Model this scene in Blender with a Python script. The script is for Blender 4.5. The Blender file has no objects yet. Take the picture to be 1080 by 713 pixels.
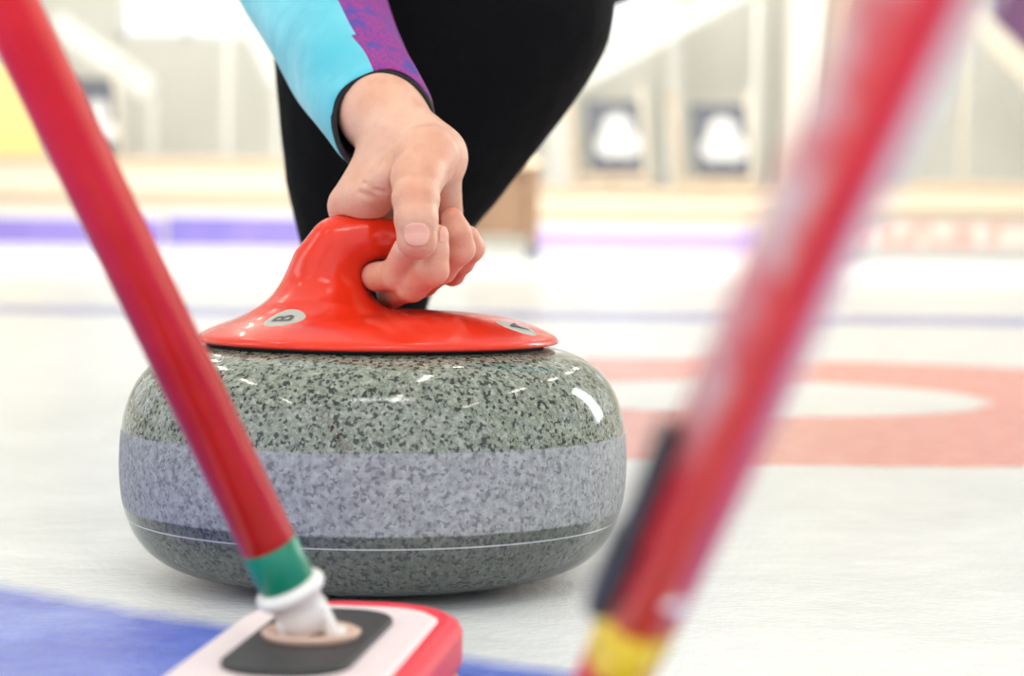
import bpy, bmesh, math, random
import numpy as np
from mathutils import Vector, Matrix
random.seed(4)
PI = math.pi
S = bpy.context.scene
COL = S.collection

# ------------------------------------------------------------------ camera, world, light, exposure
H = .200; F = 2200.0
CAMROT = Matrix.Rotation(PI/2 - math.atan(114.5/F), 3, 'X') @ Matrix.Rotation(math.radians(.7), 3, 'Z')
cd = bpy.data.cameras.new('camera'); cam = bpy.data.objects.new('camera', cd); COL.objects.link(cam)
cam.location = (0, 0, H); cam.rotation_euler = CAMROT.to_euler()
cd.sensor_width = 36; cd.lens = F/1080*36; cd.clip_start = .02; cd.clip_end = 200
cd.dof.use_dof = True; cd.dof.focus_distance = 1.12; cd.dof.aperture_fstop = 6.1; cd.dof.aperture_blades = 7
S.camera = cam
S.view_settings.view_transform = 'Standard'; S.view_settings.look = 'None'
S.view_settings.gamma = 1; S.view_settings.exposure = 0.22
S.view_settings.use_curve_mapping = False
w = bpy.data.worlds.new('daylight'); S.world = w; w.use_nodes = True
w.node_tree.nodes['Background'].inputs[0].default_value = (.93, .97, 1, 1)
w.node_tree.nodes['Background'].inputs[1].default_value = 1.4

def area(name, loc, target, sx, sy, power, color=(1, 1, 1)):
    l = bpy.data.lights.new(name, 'AREA'); l.shape = 'RECTANGLE'; l.size = sx; l.size_y = sy
    l.energy = power; l.color = color
    o = bpy.data.objects.new(name, l); COL.objects.link(o); o.location = loc
    o.rotation_euler = (Vector(target)-Vector(loc)).to_track_quat('-Z', 'Y').to_euler(); return o
area('window_daylight_right', (5.2, 5.6, 2.3), (0, 1.2, .1), .9, 2.6, 120, (1, .98, .95))
area('window_daylight_left', (-5.5, 1.5, 3.0), (0, 1.2, .1), 1.6, 2.4, 35, (.95, .98, 1))
area('overhead_fill', (0.3, -1.2, 4.5), (-.05, 1.3, .1), 2.0, .5, 22, (1, .99, .97))  # unseen area light added below the closed ceiling, which has no skylight
area('rear_fill', (0, 12.5, 5.6), (0, 17, 0), 9, 8, 1150, (1, .98, .94))  # added area light to brighten the background; no opening in the ceiling

def P(px, py, d):
    """world point seen at photo pixel (px,py) at true depth d along +Y"""
    r = CAMROT @ Vector(((px-540)/F, (356.5-py)/F, -1))
    r *= d/r.y
    return Vector((r.x, r.y, r.z+H))
def PA(px, py, d): return np.array(P(px, py, d))

# ------------------------------------------------------------------ materials
def nm(name):
    m = bpy.data.materials.new(name); m.use_nodes = True
    return m, m.node_tree, m.node_tree.nodes['Principled BSDF']
def mat(name, col, rough=.5, spec=.5, metal=0, bump=None, var=None, coat=0, sub=0, sheen=0):
    m, nt, b = nm(name); N = nt.nodes; L = nt.links
    b.inputs['Base Color'].default_value = (*col, 1); b.inputs['Roughness'].default_value = rough
    b.inputs['Specular IOR Level'].default_value = spec; b.inputs['Metallic'].default_value = metal
    b.inputs['Coat Weight'].default_value = coat; b.inputs['Coat Roughness'].default_value = .05
    b.inputs['Sheen Weight'].default_value = sheen
    tc = N.new('ShaderNodeTexCoord')
    if var:
        sc, amt = var
        n = N.new('ShaderNodeTexNoise'); n.inputs['Scale'].default_value = sc; n.inputs['Detail'].default_value = 3
        L.new(tc.outputs['Object'], n.inputs['Vector'])
        r = N.new('ShaderNodeMapRange'); r.inputs['From Min'].default_value = .3; r.inputs['From Max'].default_value = .7
        r.inputs['To Min'].default_value = 1-amt; r.inputs['To Max'].default_value = 1+amt
        L.new(n.outputs['Fac'], r.inputs['Value'])
        x = N.new('ShaderNodeMix'); x.data_type = 'RGBA'; x.blend_type = 'MULTIPLY'; x.inputs[0].default_value = 1
        x.inputs[6].default_value = (*col, 1); L.new(r.outputs[0], x.inputs[7]); L.new(x.outputs[2], b.inputs['Base Color'])
    if bump:
        sc, st, di = bump
        n = N.new('ShaderNodeTexNoise'); n.inputs['Scale'].default_value = sc; n.inputs['Detail'].default_value = 4
        L.new(tc.outputs['Object'], n.inputs['Vector'])
        u = N.new('ShaderNodeBump'); u.inputs['Strength'].default_value = st; u.inputs['Distance'].default_value = di
        L.new(n.outputs['Fac'], u.inputs['Height']); L.new(u.outputs[0], b.inputs['Normal'])
    if sub:
        b.inputs['Subsurface Weight'].default_value = sub
        b.inputs['Subsurface Radius'].default_value = (1, .35, .2); b.inputs['Subsurface Scale'].default_value = .004
    return m
def emis(name, col, st):
    m, nt, b = nm(name); b.inputs['Base Color'].default_value = (*col, 1)
    b.inputs['Emission Color'].default_value = (*col, 1); b.inputs['Emission Strength'].default_value = st
    return m
class NB:
    def __init__(s, nt): s.nt = nt
    def math(s, op, a, b=None, c=None, clamp=False):
        n = s.nt.nodes.new('ShaderNodeMath'); n.operation = op; n.use_clamp = clamp
        for i, v in enumerate((a, b, c)):
            if v is None: continue
            if isinstance(v, (int, float)): n.inputs[i].default_value = v
            else: s.nt.links.new(v, n.inputs[i])
        return n.outputs[0]
    def mix(s, f, a, b, mode='MIX'):
        n = s.nt.nodes.new('ShaderNodeMix'); n.data_type = 'RGBA'; n.blend_type = mode
        for i, v in ((0, f), (6, a), (7, b)):
            if isinstance(v, (int, float)): n.inputs[i].default_value = v
            elif isinstance(v, tuple): n.inputs[i].default_value = (*v, 1)
            else: s.nt.links.new(v, n.inputs[i])
        return n.outputs[2]
    def ramp(s, v, lo, hi):
        n = s.nt.nodes.new('ShaderNodeMapRange'); n.inputs['From Min'].default_value = lo; n.inputs['From Max'].default_value = hi
        s.nt.links.new(v, n.inputs['Value']); return n.outputs[0]
    def noise(s, vec, scale, detail=3, rough=.5):
        n = s.nt.nodes.new('ShaderNodeTexNoise'); n.inputs['Scale'].default_value = scale
        n.inputs['Detail'].default_value = detail; n.inputs['Roughness'].default_value = rough
        s.nt.links.new(vec, n.inputs['Vector']); return n.outputs['Fac']
    def coords(s):
        t = s.nt.nodes.new('ShaderNodeTexCoord'); sp = s.nt.nodes.new('ShaderNodeSeparateXYZ')
        s.nt.links.new(t.outputs['Object'], sp.inputs[0])
        return t.outputs['Object'], sp.outputs[0], sp.outputs[1], sp.outputs[2]

def ice_material():
    m, nt, b = nm('painted ice'); q = NB(nt); v, x, y, z = q.coords()
    wob = q.math('MULTIPLY', q.math('SUBTRACT', q.noise(v, 30, 2), .5), .02)
    def dist(cx, cy):
        a = q.math('POWER', q.math('SUBTRACT', x, cx), 2); c = q.math('POWER', q.math('SUBTRACT', y, cy), 2)
        return q.math('ADD', q.math('SQRT', q.math('ADD', a, c)), wob)
    def inside(d, r, e=.006):   # 1 within r
        return q.math('SUBTRACT', 1, q.ramp(d, r-e, r+e))
    cx, cy = .31, 2.54
    d = dist(cx, cy)
    mott = q.noise(v, 9, 4, .6)
    base = q.mix(q.ramp(mott, .3, .7), (.76, .785, .79), (.86, .88, .88))
    red = q.mix(q.ramp(q.noise(v, 40, 4), .3, .7), (.78, .22, .18), (.84, .32, .27))
    blue = q.mix(q.ramp(q.noise(v, 13, 5), .35, .65), (.05, .10, .60), (.20, .29, .80))  # paler mottling put into the blue in place of reflected glare
    ring = q.math('MULTIPLY', inside(d, .755, .012), q.math('SUBTRACT', 1, inside(d, .265, .012)))
    c = q.mix(ring, base, red)
    # outer blue ring of the house
    d2 = dist(.73, 2.30)
    br = q.math('MULTIPLY', inside(d2, 1.93, .015), q.math('SUBTRACT', 1, inside(d2, 1.535, .015)))
    near = q.math('LESS_THAN', y, 1.35)
    c = q.mix(q.math('MULTIPLY', br, near), c, blue)
    # line across the sheet behind the house
    ln = q.math('ABSOLUTE', q.math('SUBTRACT', y, 4.85))
    c = q.mix(q.math('MULTIPLY', inside(ln, .24, .03), .9), c, (.12, .16, .55))
    # fine black centre line running through the house
    fl = q.math('ABSOLUTE', q.math('SUBTRACT', q.math('ADD', x, q.math('MULTIPLY', y, .62)), 1.985))
    c = q.mix(q.math('MULTIPLY', inside(fl, .0035, .002), .35), c, (.2, .2, .22))
    nt.links.new(c, b.inputs['Base Color'])
    b.inputs['Roughness'].default_value = .17; b.inputs['Specular IOR Level'].default_value = .28
    h1 = q.noise(v, 230, 4, .65); h2 = q.noise(v, 35, 2)
    hh = q.math('ADD', h1, q.math('MULTIPLY', h2, 1.5))
    u = nt.nodes.new('ShaderNodeBump'); u.inputs['Strength'].default_value = .7; u.inputs['Distance'].default_value = .0012
    nt.links.new(hh, u.inputs['Height']); nt.links.new(u.outputs[0], b.inputs['Normal'])
    return m

def granite_material():
    m, nt, b = nm('speckled granite'); q = NB(nt); v, x, y, z = q.coords()
    vo = nt.nodes.new('ShaderNodeTexVoronoi'); vo.inputs['Scale'].default_value = 560
    nt.links.new(v, vo.inputs['Vector'])
    sp = nt.nodes.new('ShaderNodeSeparateColor'); nt.links.new(vo.outputs['Color'], sp.inputs[0])
    g1 = q.noise(v, 260, 4, .6); g2 = q.noise(v, 900, 3, .6)
    c = q.mix(q.ramp(g1, .35, .65), (.085, .105, .08), (.27, .30, .24))
    c = q.mix(q.math('MULTIPLY', q.ramp(g2, .45, .65), .5), c, (.40, .42, .35))
    cell = q.math('GREATER_THAN', sp.outputs[0], .60)
    c = q.mix(q.math('MULTIPLY', cell, q.math('MULTIPLY', q.ramp(q.noise(v, 300, 3), .44, .52), .92)), c, (.010, .014, .014))
    cell2 = q.math('LESS_THAN', sp.outputs[1], .16)
    c = q.mix(q.math('MULTIPLY', cell2, .35), c, (.50, .49, .42))
    # ground, frosted striking band
    zz = q.math('ADD', z, q.math('MULTIPLY', q.math('SUBTRACT', q.noise(v, 60, 2), .5), .001))
    band = q.math('MULTIPLY', q.ramp(zz, .0415, .0430), q.math('SUBTRACT', 1, q.ramp(zz, .0845, .0855)))
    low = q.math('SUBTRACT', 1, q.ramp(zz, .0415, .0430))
    frost = q.mix(q.ramp(g1, .3, .7), (.20, .205, .215), (.42, .425, .445))
    frost = q.mix(q.math('MULTIPLY', cell, q.math('MULTIPLY', q.ramp(q.noise(v, 300, 3), .46, .56), .6)), frost, (.075, .075, .10))
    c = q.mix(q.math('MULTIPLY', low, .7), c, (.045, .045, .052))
    c = q.mix(band, c, frost)
    ln = q.math('SUBTRACT', 1, q.ramp(q.math('ABSOLUTE', q.math('SUBTRACT', z, .0355)), .0002, .0006))
    c = q.mix(q.math('MULTIPLY', ln, .6), c, (.7, .7, .74))
    nt.links.new(c, b.inputs['Base Color'])
    r = q.math('ADD', .09, q.math('MULTIPLY', band, .42)); nt.links.new(r, b.inputs['Roughness'])
    b.inputs['Specular IOR Level'].default_value = .5
    u = nt.nodes.new('ShaderNodeBump'); u.inputs['Distance'].default_value = .0003
    nt.links.new(q.math('ADD', .03, q.math('MULTIPLY', band, .5)), u.inputs['Strength'])
    nt.links.new(g2, u.inputs['Height']); nt.links.new(u.outputs[0], b.inputs['Normal'])
    return m

def skin_material():
    m, nt, b = nm('skin'); q = NB(nt); v, x, y, z = q.coords()
    n = q.noise(v, 28, 3); n2 = q.noise(v, 120, 4)
    c = q.mix(q.ramp(n, .35, .65), (.68, .34, .225), (.77, .46, .34))
    c = q.mix(q.math('MULTIPLY', q.ramp(n2, .5, .75), .35), c, (.62, .24, .16))
    # redder knuckles and fingertips are a property of the skin
    kn = None
    for p, r in KNUCKLES:
        vm = nt.nodes.new('ShaderNodeVectorMath'); vm.operation = 'DISTANCE'
        nt.links.new(v, vm.inputs[0]); vm.inputs[1].default_value = tuple(p)
        k = q.math('SUBTRACT', 1, q.ramp(vm.outputs['Value'], 0, r))
        kn = k if kn is None else q.math('MAXIMUM', kn, k)
    c = q.mix(q.math('MULTIPLY', kn, .5), c, (.68, .17, .11))
    nt.links.new(c, b.inputs['Base Color'])
    b.inputs['Roughness'].default_value = .42; b.inputs['Specular IOR Level'].default_value = .45
    b.inputs['Subsurface Weight'].default_value = .12
    b.inputs['Subsurface Radius'].default_value = (1, .35, .2); b.inputs['Subsurface Scale'].default_value = .004
    vo = nt.nodes.new('ShaderNodeTexVoronoi'); vo.inputs['Scale'].default_value = 700; nt.links.new(v, vo.inputs['Vector'])
    hh = q.math('ADD', q.math('MULTIPLY', vo.outputs['Distance'], .6), q.math('MULTIPLY', q.noise(v, 180, 4), 1.4))
    u = nt.nodes.new('ShaderNodeBump'); u.inputs['Strength'].default_value = .35; u.inputs['Distance'].default_value = .0005
    nt.links.new(hh, u.inputs['Height']); nt.links.new(u.outputs[0], b.inputs['Normal'])
    return m

def cyan_fabric():
    m, nt, b = nm('cyan jacket fabric'); q = NB(nt); v, x, y, z = q.coords()
    n = q.noise(v, 14, 3, .6)
    c = q.mix(q.ramp(n, .42, .62), (.07, .50, .62), (.17, .64, .76))
    c = q.mix(q.math('MULTIPLY', q.ramp(q.noise(v, 22, 3), .58, .72), .45), c, (.12, .33, .70))
    c = q.mix(q.math('MULTIPLY', q.ramp(q.noise(v, 9, 2), .60, .72), .4), c, (.72, .76, .84))
    nt.links.new(c, b.inputs['Base Color']); b.inputs['Roughness'].default_value = .7
    b.inputs['Sheen Weight'].default_value = .3
    u = nt.nodes.new('ShaderNodeBump'); u.inputs['Strength'].default_value = .5; u.inputs['Distance'].default_value = .003
    nt.links.new(q.noise(v, 38, 3), u.inputs['Height']); nt.links.new(u.outputs[0], b.inputs['Normal'])
    return m
def purple_fabric():
    m, nt, b = nm('purple printed fabric'); q = NB(nt); v, x, y, z = q.coords()
    vo = nt.nodes.new('ShaderNodeTexVoronoi'); vo.inputs['Scale'].default_value = 620; nt.links.new(v, vo.inputs['Vector'])
    dots = q.ramp(vo.outputs['Distance'], .35, .6)
    c = q.mix(dots, (.38, .025, .20), (.15, .03, .27))
    c = q.mix(q.ramp(q.noise(v, 60, 3), .55, .64), c, (.07, .05, .33))
    nt.links.new(c, b.inputs['Base Color']); b.inputs['Roughness'].default_value = .75
    return m
def shaft_material(name, style):
    """red composite shaft; local Z runs up the shaft, angle is taken around it"""
    m, nt, b = nm(name); q = NB(nt); v, x, y, z = q.coords()
    red = q.mix(q.ramp(q.noise(v, 40, 2), .35, .65), (.78, .010, .012), (.86, .016, .018))
    ang = q.math('ARCTAN2', x, y)          # 0 at local +Y (towards the viewer side), positive to local +X
    c = red
    if style == 'printed':
        # worn white lettering band down one flank, plain white band down the other
        fl = q.math('MULTIPLY', q.ramp(ang, .35, .55), q.math('SUBTRACT', 1, q.ramp(ang, 1.9, 2.0)))
        wn = q.math('ADD', .25, q.math('MULTIPLY', q.ramp(q.noise(v, 90, 2), .42, .55), .75))
        long = q.ramp(z, .20, .25)
        c = q.mix(q.math('MULTIPLY', q.math('MULTIPLY', fl, wn), q.math('MULTIPLY', long, .85)), c, (.88, .78, .80))
        fr = q.math('MULTIPLY', q.ramp(ang, -2.2, -2.1), q.math('SUBTRACT', 1, q.ramp(ang, -.62, -.50)))
        c = q.mix(q.math('MULTIPLY', fr, q.ramp(z, .21, .29)), c, (.80, .80, .92))
    else:
        fl = q.math('MULTIPLY', q.ramp(ang, 1.1, 1.2), q.math('SUBTRACT', 1, q.ramp(ang, 1.6, 1.8)))
        wn = q.ramp(q.noise(v, 140, 2), .56, .60)
        c = q.mix(q.math('MULTIPLY', fl, q.math('MULTIPLY', wn, .7)), c, (.9, .75, .78))
    nt.links.new(c, b.inputs['Base Color']); b.inputs['Roughness'].default_value = .32
    b.inputs['Coat Weight'].default_value = .15; b.inputs['Coat Roughness'].default_value = .15
    return m
def wood_material(name, a, c_):
    m, nt, b = nm(name); q = NB(nt); v, x, y, z = q.coords()
    mp = nt.nodes.new('ShaderNodeMapping'); mp.inputs['Scale'].default_value = (1, 8, 12); nt.links.new(v, mp.inputs[0])
    n = q.noise(mp.outputs[0], 3, 4)
    nt.links.new(q.mix(n, a, c_), b.inputs['Base Color']); b.inputs['Roughness'].default_value = .5
    return m

# ------------------------------------------------------------------ object helpers
def obj(name, me, mats, parent=None, loc=None, smooth=True):
    if isinstance(me, bmesh.types.BMesh):
        b = me; me = bpy.data.meshes.new(name); b.normal_update(); b.to_mesh(me); b.free()
    o = bpy.data.objects.new(name, me); COL.objects.link(o)
    for m in (mats if isinstance(mats, (list, tuple)) else [mats]): me.materials.append(m)
    if smooth: me.polygons.foreach_set('use_smooth', [True]*len(me.polygons))
    if parent is not None: o.parent = parent
    if loc is not None: o.location = loc
    return o
def thing(name, label, cat, loc=(0, 0, 0), rot=(0, 0, 0), group=None):
    o = bpy.data.objects.new(name, None); COL.objects.link(o); o.empty_display_size = .05
    o.location = loc; o.rotation_euler = rot; o['label'] = label; o['category'] = cat
    if group: o['group'] = group
    return o
def tag(o, label, cat, group=None):
    o['label'] = label; o['category'] = cat
    if group: o['group'] = group
    return o
def struct(name, me, m, smooth=False, parent=None):
    o = obj(name, me, m, parent, smooth=smooth)
    if parent is None: o['kind'] = 'structure'
    return o
def box(b, x0, x1, y0, y1, z0, z1, bev=0, M=None, mi=0):
    r = bmesh.ops.create_cube(b, size=1); vs = r['verts']
    T = Matrix.Translation(((x0+x1)/2, (y0+y1)/2, (z0+z1)/2)) @ Matrix.Diagonal((x1-x0, y1-y0, z1-z0, 1))
    bmesh.ops.transform(b, matrix=T, verts=vs)
    if bev:
        es = list({e for v in vs for e in v.link_edges})
        r2 = bmesh.ops.bevel(b, geom=es, offset=bev, segments=2, affect='EDGES', profile=.5)
        vs = list({v for f in r2['faces'] for v in f.verts} | {v for v in vs if v.is_valid})
        vs = list({v for v in vs} | {w_ for v in vs for f in v.link_faces for w_ in f.verts})
    if M is not None: bmesh.ops.transform(b, matrix=M, verts=vs)
    if mi:
        for f in {f for v in vs for f in v.link_faces}: f.material_index = mi
    return b
def beam(b, p, q_, wx, wy, bev=0):
    """square bar from p to q_"""
    p = Vector(p); q_ = Vector(q_); L = (q_-p).length
    M = Matrix.Translation((p+q_)/2) @ (q_-p).to_track_quat('Z', 'Y').to_matrix().to_4x4()
    return box(b, -wx/2, wx/2, -wy/2, wy/2, -L/2, L/2, bev, M)
def loft(rings, close=True, cap=False):
    b = bmesh.new(); R = [[b.verts.new(p) for p in r] for r in rings]; n = len(R[0])
    for i in range(len(R)-1):
        for j in range(n if close else n-1):
            b.faces.new((R[i][j], R[i][(j+1) % n], R[i+1][(j+1) % n], R[i+1][j]))
    if cap:
        b.faces.new(R[0][::-1]); b.faces.new(R[-1])
    return b
def lathe(prof, n=64, cap=False):
    rings = [[(r*math.cos(2*PI*k/n), r*math.sin(2*PI*k/n), z) for k in range(n)] for r, z in prof]
    b = loft(rings, True, cap); bmesh.ops.recalc_face_normals(b, faces=b.faces); return b
def rrect(w_, l, r, n=8, sx=1, z=0, cx=0, cy=0):
    pts = []
    for ax, ay, a0 in ((1, 1, 0), (-1, 1, PI/2), (-1, -1, PI), (1, -1, 3*PI/2)):
        for k in range(n+1):
            a = a0+PI/2*k/n
            pts.append((cx+ax*(w_/2-r)+r*math.cos(a), cy+ay*(l/2-r)+r*math.sin(a), z))
    return pts

# ---- signed distance modelling (numpy) + surface nets
def smin(a, b, k):
    h = np.clip(.5+.5*(b-a)/k, 0, 1); return b*(1-h)+a*h-k*h*(1-h)
def cap_sdf(p, a, b, ra, rb):
    a = np.asarray(a, np.float32); b = np.asarray(b, np.float32); ab = b-a
    t = np.clip(((p-a)@ab)/max(float(ab@ab), 1e-12), 0, 1).astype(np.float32)
    return np.sqrt(((p-a-t[..., None]*ab)**2).sum(-1))-(ra+(rb-ra)*t)
def ell_sdf(p, c, r):
    q_ = (p-np.asarray(c, np.float32))/np.asarray(r, np.float32); k = np.sqrt((q_**2).sum(-1))
    return (k-1)*min(r)
def chain(p, pts, k=.004):
    d = None
    for (a, ra), (b, rb) in zip(pts[:-1], pts[1:]):
        c = cap_sdf(p, a, b, ra, rb); d = c if d is None else smin(d, c, k)
    return d
def surface(fn, lo, hi, res):
    lo = np.array(lo, np.float32); hi = np.array(hi, np.float32)
    n = np.ceil((hi-lo)/res).astype(int)+1
    ax = [lo[i]+res*np.arange(n[i], dtype=np.float32) for i in range(3)]
    D = np.empty(n, np.float32)
    for i in range(0, n[0], 16):
        g = np.stack(np.meshgrid(ax[0][i:i+16], ax[1], ax[2], indexing='ij'), -1)
        D[i:i+16] = fn(g)
    neg = D < 0
    c = np.zeros(n-1, np.int32)
    for dx in (0, 1):
        for dy in (0, 1):
            for dz in (0, 1): c += neg[dx:n[0]-1+dx, dy:n[1]-1+dy, dz:n[2]-1+dz]
    idx = np.argwhere((c > 0) & (c < 8)); vid = -np.ones(n-1, np.int64); vid[tuple(idx.T)] = np.arange(len(idx))
    acc = np.zeros((len(idx), 3)); cnt = np.zeros(len(idx))
    C = [(x, y, z) for x in (0, 1) for y in (0, 1) for z in (0, 1)]
    for a in C:
        for k in range(3):
            if a[k]: continue
            b = list(a); b[k] = 1
            da = D[tuple((idx+a).T)]; db = D[tuple((idx+b).T)]; s = (da < 0) != (db < 0)
            t = np.where(s, da/np.where(s, da-db, 1), 0)
            pt = np.tile(np.array(a, float), (len(idx), 1)); pt[:, k] += t
            acc += pt*s[:, None]; cnt += s
    V = lo+res*(idx+acc/cnt[:, None]); faces = []
    for k in range(3):
        u, v_ = (k+1) % 3, (k+2) % 3
        sl0 = [slice(1, n[i]-1) for i in range(3)]; sl0[k] = slice(0, n[k]-1); sl1 = list(sl0); sl1[k] = slice(1, n[k])
        A = neg[tuple(sl0)]; B = neg[tuple(sl1)]
        for flip, msk in ((0, A & ~B), (1, ~A & B)):
            e = np.argwhere(msk)
            if not len(e): continue
            off = np.ones(3, int); off[k] = 0; e = e+off
            q0 = e.copy(); q1 = e.copy(); q1[:, u] -= 1; q2 = q1.copy(); q2[:, v_] -= 1; q3 = e.copy(); q3[:, v_] -= 1
            q_ = np.stack([vid[tuple(x.T)] for x in (q0, q1, q2, q3)], 1)
            faces.append(q_[:, ::-1] if flip else q_)
    return V, np.concatenate(faces)
def sdf_mesh(name, *parts):
    Vs, Fs, o = [], [], 0
    for V, Fc in parts: Vs.append(V); Fs.append(Fc+o); o += len(V)
    V = np.concatenate(Vs); Fc = np.concatenate(Fs); me = bpy.data.meshes.new(name)
    me.from_pydata(V.tolist(), [], Fc.tolist()); me.update(); return me

# ================================================================== SETTING
ICE = ice_material()
b = bmesh.new(); box(b, -9, 9, -4, 17.25, -.12, 0); struct('floor', b, ICE)
M_walk = mat('concrete walkway', (.58, .56, .52), .6, var=(1.5, .1))
b = bmesh.new(); box(b, -9, 9, 17.25, 22, -.12, .02); struct('trim_1', b, M_walk)
M_wall = mat('grey hall wall', (.74, .73, .67), .8, var=(.4, .08))
M_wall2 = mat('cream hall wall', (.72, .70, .64), .8, var=(.4, .05))
M_white = mat('white paint', (.86, .85, .80), .4)
def wall_holes(name, fixed, a0, a1, z0, z1, holes, axis, m, th=.3):
    As = sorted({a0, a1, *[h[0] for h in holes], *[h[1] for h in holes]}); Zs = sorted({z0, z1, *[h[2] for h in holes], *[h[3] for h in holes]})
    b = bmesh.new()
    for i in range(len(As)-1):
        for j in range(len(Zs)-1):
            ca, cz = (As[i]+As[i+1])/2, (Zs[j]+Zs[j+1])/2
            if any(h[0] < ca < h[1] and h[2] < cz < h[3] for h in holes): continue
            if axis == 'x': box(b, As[i], As[i+1], fixed, fixed+th, Zs[j], Zs[j+1])
            else: box(b, fixed, fixed+th, As[i], As[i+1], Zs[j], Zs[j+1])
    return struct(name, b, m)
def glass_mat():
    m, nt, b = nm('window glass')
    b.inputs['Transmission Weight'].default_value = 1; b.inputs['Roughness'].default_value = 0; b.inputs['IOR'].default_value = 1.05
    b.inputs['Base Color'].default_value = (1, 1, 1, 1); return m
GL = glass_mat(); WN = [0]
def window(fixed, h, axis):
    WN[0] += 1; a0, a1, z0, z1 = h; b = bmesh.new(); t = .06
    def bb(p0, p1, q0, q1, f0=-.02, f1=.1):
        if axis == 'x': box(b, p0, p1, fixed+f0, fixed+f1, q0, q1)
        else: box(b, fixed+f0, fixed+f1, p0, p1, q0, q1)
    bb(a0, a0+t, z0, z1); bb(a1-t, a1, z0, z1); bb(a0, a1, z0, z0+t); bb(a0, a1, z1-t, z1)
    mid = (a0+a1)/2; bb(mid-.025, mid+.025, z0, z1)
    fr = struct('window_%d' % WN[0], b, M_white)
    b = bmesh.new()
    def b2(): bb(a0+t, a1-t, z0+t, z1-t, .03, .045)
    b2(); o = obj('pane', b, GL, fr, smooth=False)
bw = [(-4.15, -2.75, 2.15, 4.4), (.55, 1.75, 2.15, 4.4), (-7.5, -5.4, 2.3, 4.4), (5.6, 7.4, 3.0, 4.4)]
wall_holes('wall_back', 22, -9, 9, 0, 6.2, bw, 'x', M_wall)
for h in bw: window(22, h, 'x')
sw = [(y0, y0+2.4, 1.4, 4.6) for y0 in (-2, 2.5, 7, 11.5, 16)]
wall_holes('wall_left', -9.3, -4, 22.3, 0, 6.2, sw, 'y', M_wall2)
wall_holes('wall_right', 9, -4, 22.3, 0, 6.2, sw, 'y', M_wall2)
for h in sw: window(-9.2, h, 'y'); window(9.1, h, 'y')
b = bmesh.new(); box(b, -9.3, 9.3, -4, 22.3, 6.2, 6.4); struct('ceiling', b, M_white)

# ceiling strip lights
M_lamp = emis('lamp tube', (1, .93, .80), 26); M_case = mat('lamp casing', (.8, .8, .78), .4)
def strip_light(x, y, label):
    t = thing('ceiling_light', label, 'light', (x, y, 5.6), group='strip lights under the hall ceiling')
    b = bmesh.new(); box(b, -.09, .09, -.75, .75, 0, .06, .01); box(b, -.01, .01, -.5, -.48, .06, .6); box(b, -.01, .01, .48, .5, .06, .6)
    obj('casing', b, M_case, t, smooth=False)
    b = bmesh.new(); box(b, -.05, .05, -.72, .72, -.03, 0, .01); obj('tube', b, M_lamp, t, smooth=False); return t
for i, x in enumerate((-3.6, 0.9, 4.6)):
    for j, y in enumerate((-1.5, 2.5, 6.5, 10.5, 14.5)):
        strip_light(x, y, 'long strip light hung from the white hall ceiling')

# ================================================================== CURLING STONE
SX, SY = -.0785, 1.2
stone = thing('curling_stone', 'grey speckled granite curling stone with red handle, gripped by the hand', 'curling stone', (SX, SY, 0))
prof = [(.03, .007), (.056, .0065), (.060, .001), (.0635, 0), (.068, .0007), (.085, .0022), (.104, .0048), (.119, .0095), (.129, .0160), (.1365, .0250),
        (.1408, .0345), (.1438, .0455), (.1450, .056), (.1454, .067), (.1450, .077), (.1440, .087), (.1424, .095),
        (.1395, .104), (.1350, .1125), (.1285, .1200), (.1200, .1260), (.1100, .1300), (.1020, .1318), (.090, .1328), (.02, .1332)]
def spline(pr, k=4):
    out = []
    for i in range(len(pr)-1):
        p0, p1, p2, p3 = pr[max(i-1, 0)], pr[i], pr[i+1], pr[min(i+2, len(pr)-1)]
        for j in range(k):
            t = j/k
            out.append(tuple(.5*((2*p1[a])+(-p0[a]+p2[a])*t+(2*p0[a]-5*p1[a]+4*p2[a]-p3[a])*t*t+(-p0[a]+3*p1[a]-3*p2[a]+p3[a])*t**3) for a in (0, 1)))
    out.append(pr[-1]); return out
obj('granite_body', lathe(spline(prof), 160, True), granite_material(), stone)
b = lathe([(.085, .1325), (.097, .1325), (.097, .1355), (.085, .1355)], 96); obj('gasket', b, mat('black rubber', (.012, .012, .013), .6), stone)
# handle: domed cap + swan neck + grip, one moulded piece
HO = np.array([P(399, 355, 1.2).x, SY, 0])
RC = .1045
N_ = [(PA(336, 340, 1.188), .028), (PA(341, 305, 1.196), .0205), (PA(345, 280, 1.194), .0160), (PA(355, 258, 1.192), .0130)]
G_ = [(PA(357, 254, 1.192), .0128), (PA(385, 251, 1.193), .0118), (PA(430, 252, 1.202), .0112), (PA(478, 254, 1.214), .0105)]
def handle_sdf(p):
    q_ = p-HO.astype(np.float32); r = np.sqrt(q_[..., 0]**2+q_[..., 1]**2)
    zt = .1375+.0150*np.clip(1-(r/RC)**4, -.5, 1)
    top = (p[..., 2]-zt)*.95; rim = r-RC; bot = .1345-p[..., 2]+.03*np.clip(r-.095, 0, 1)*0
    d = -smin(-top, -rim, .004); d = -smin(-d, -bot, .002)
    neck = chain(p, N_, .012); grip = chain(p, G_, .006)
    n = smin(neck, grip, .009)
    d = smin(d, n, .026)
    return np.maximum(d, bot)
V, Fc = surface(handle_sdf, (HO[0]-.112, SY-.112, .129), (HO[0]+.112, SY+.112, .217), .00125)
V = V-np.array([SX, SY, 0])
RED = mat('glossy red plastic', (.74, .026, .006), .24, .32, coat=.2, bump=(220, .06, .0006), var=(30, .06))
handle = obj('handle', sdf_mesh('handle', (V, Fc)), RED, stone)
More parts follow.
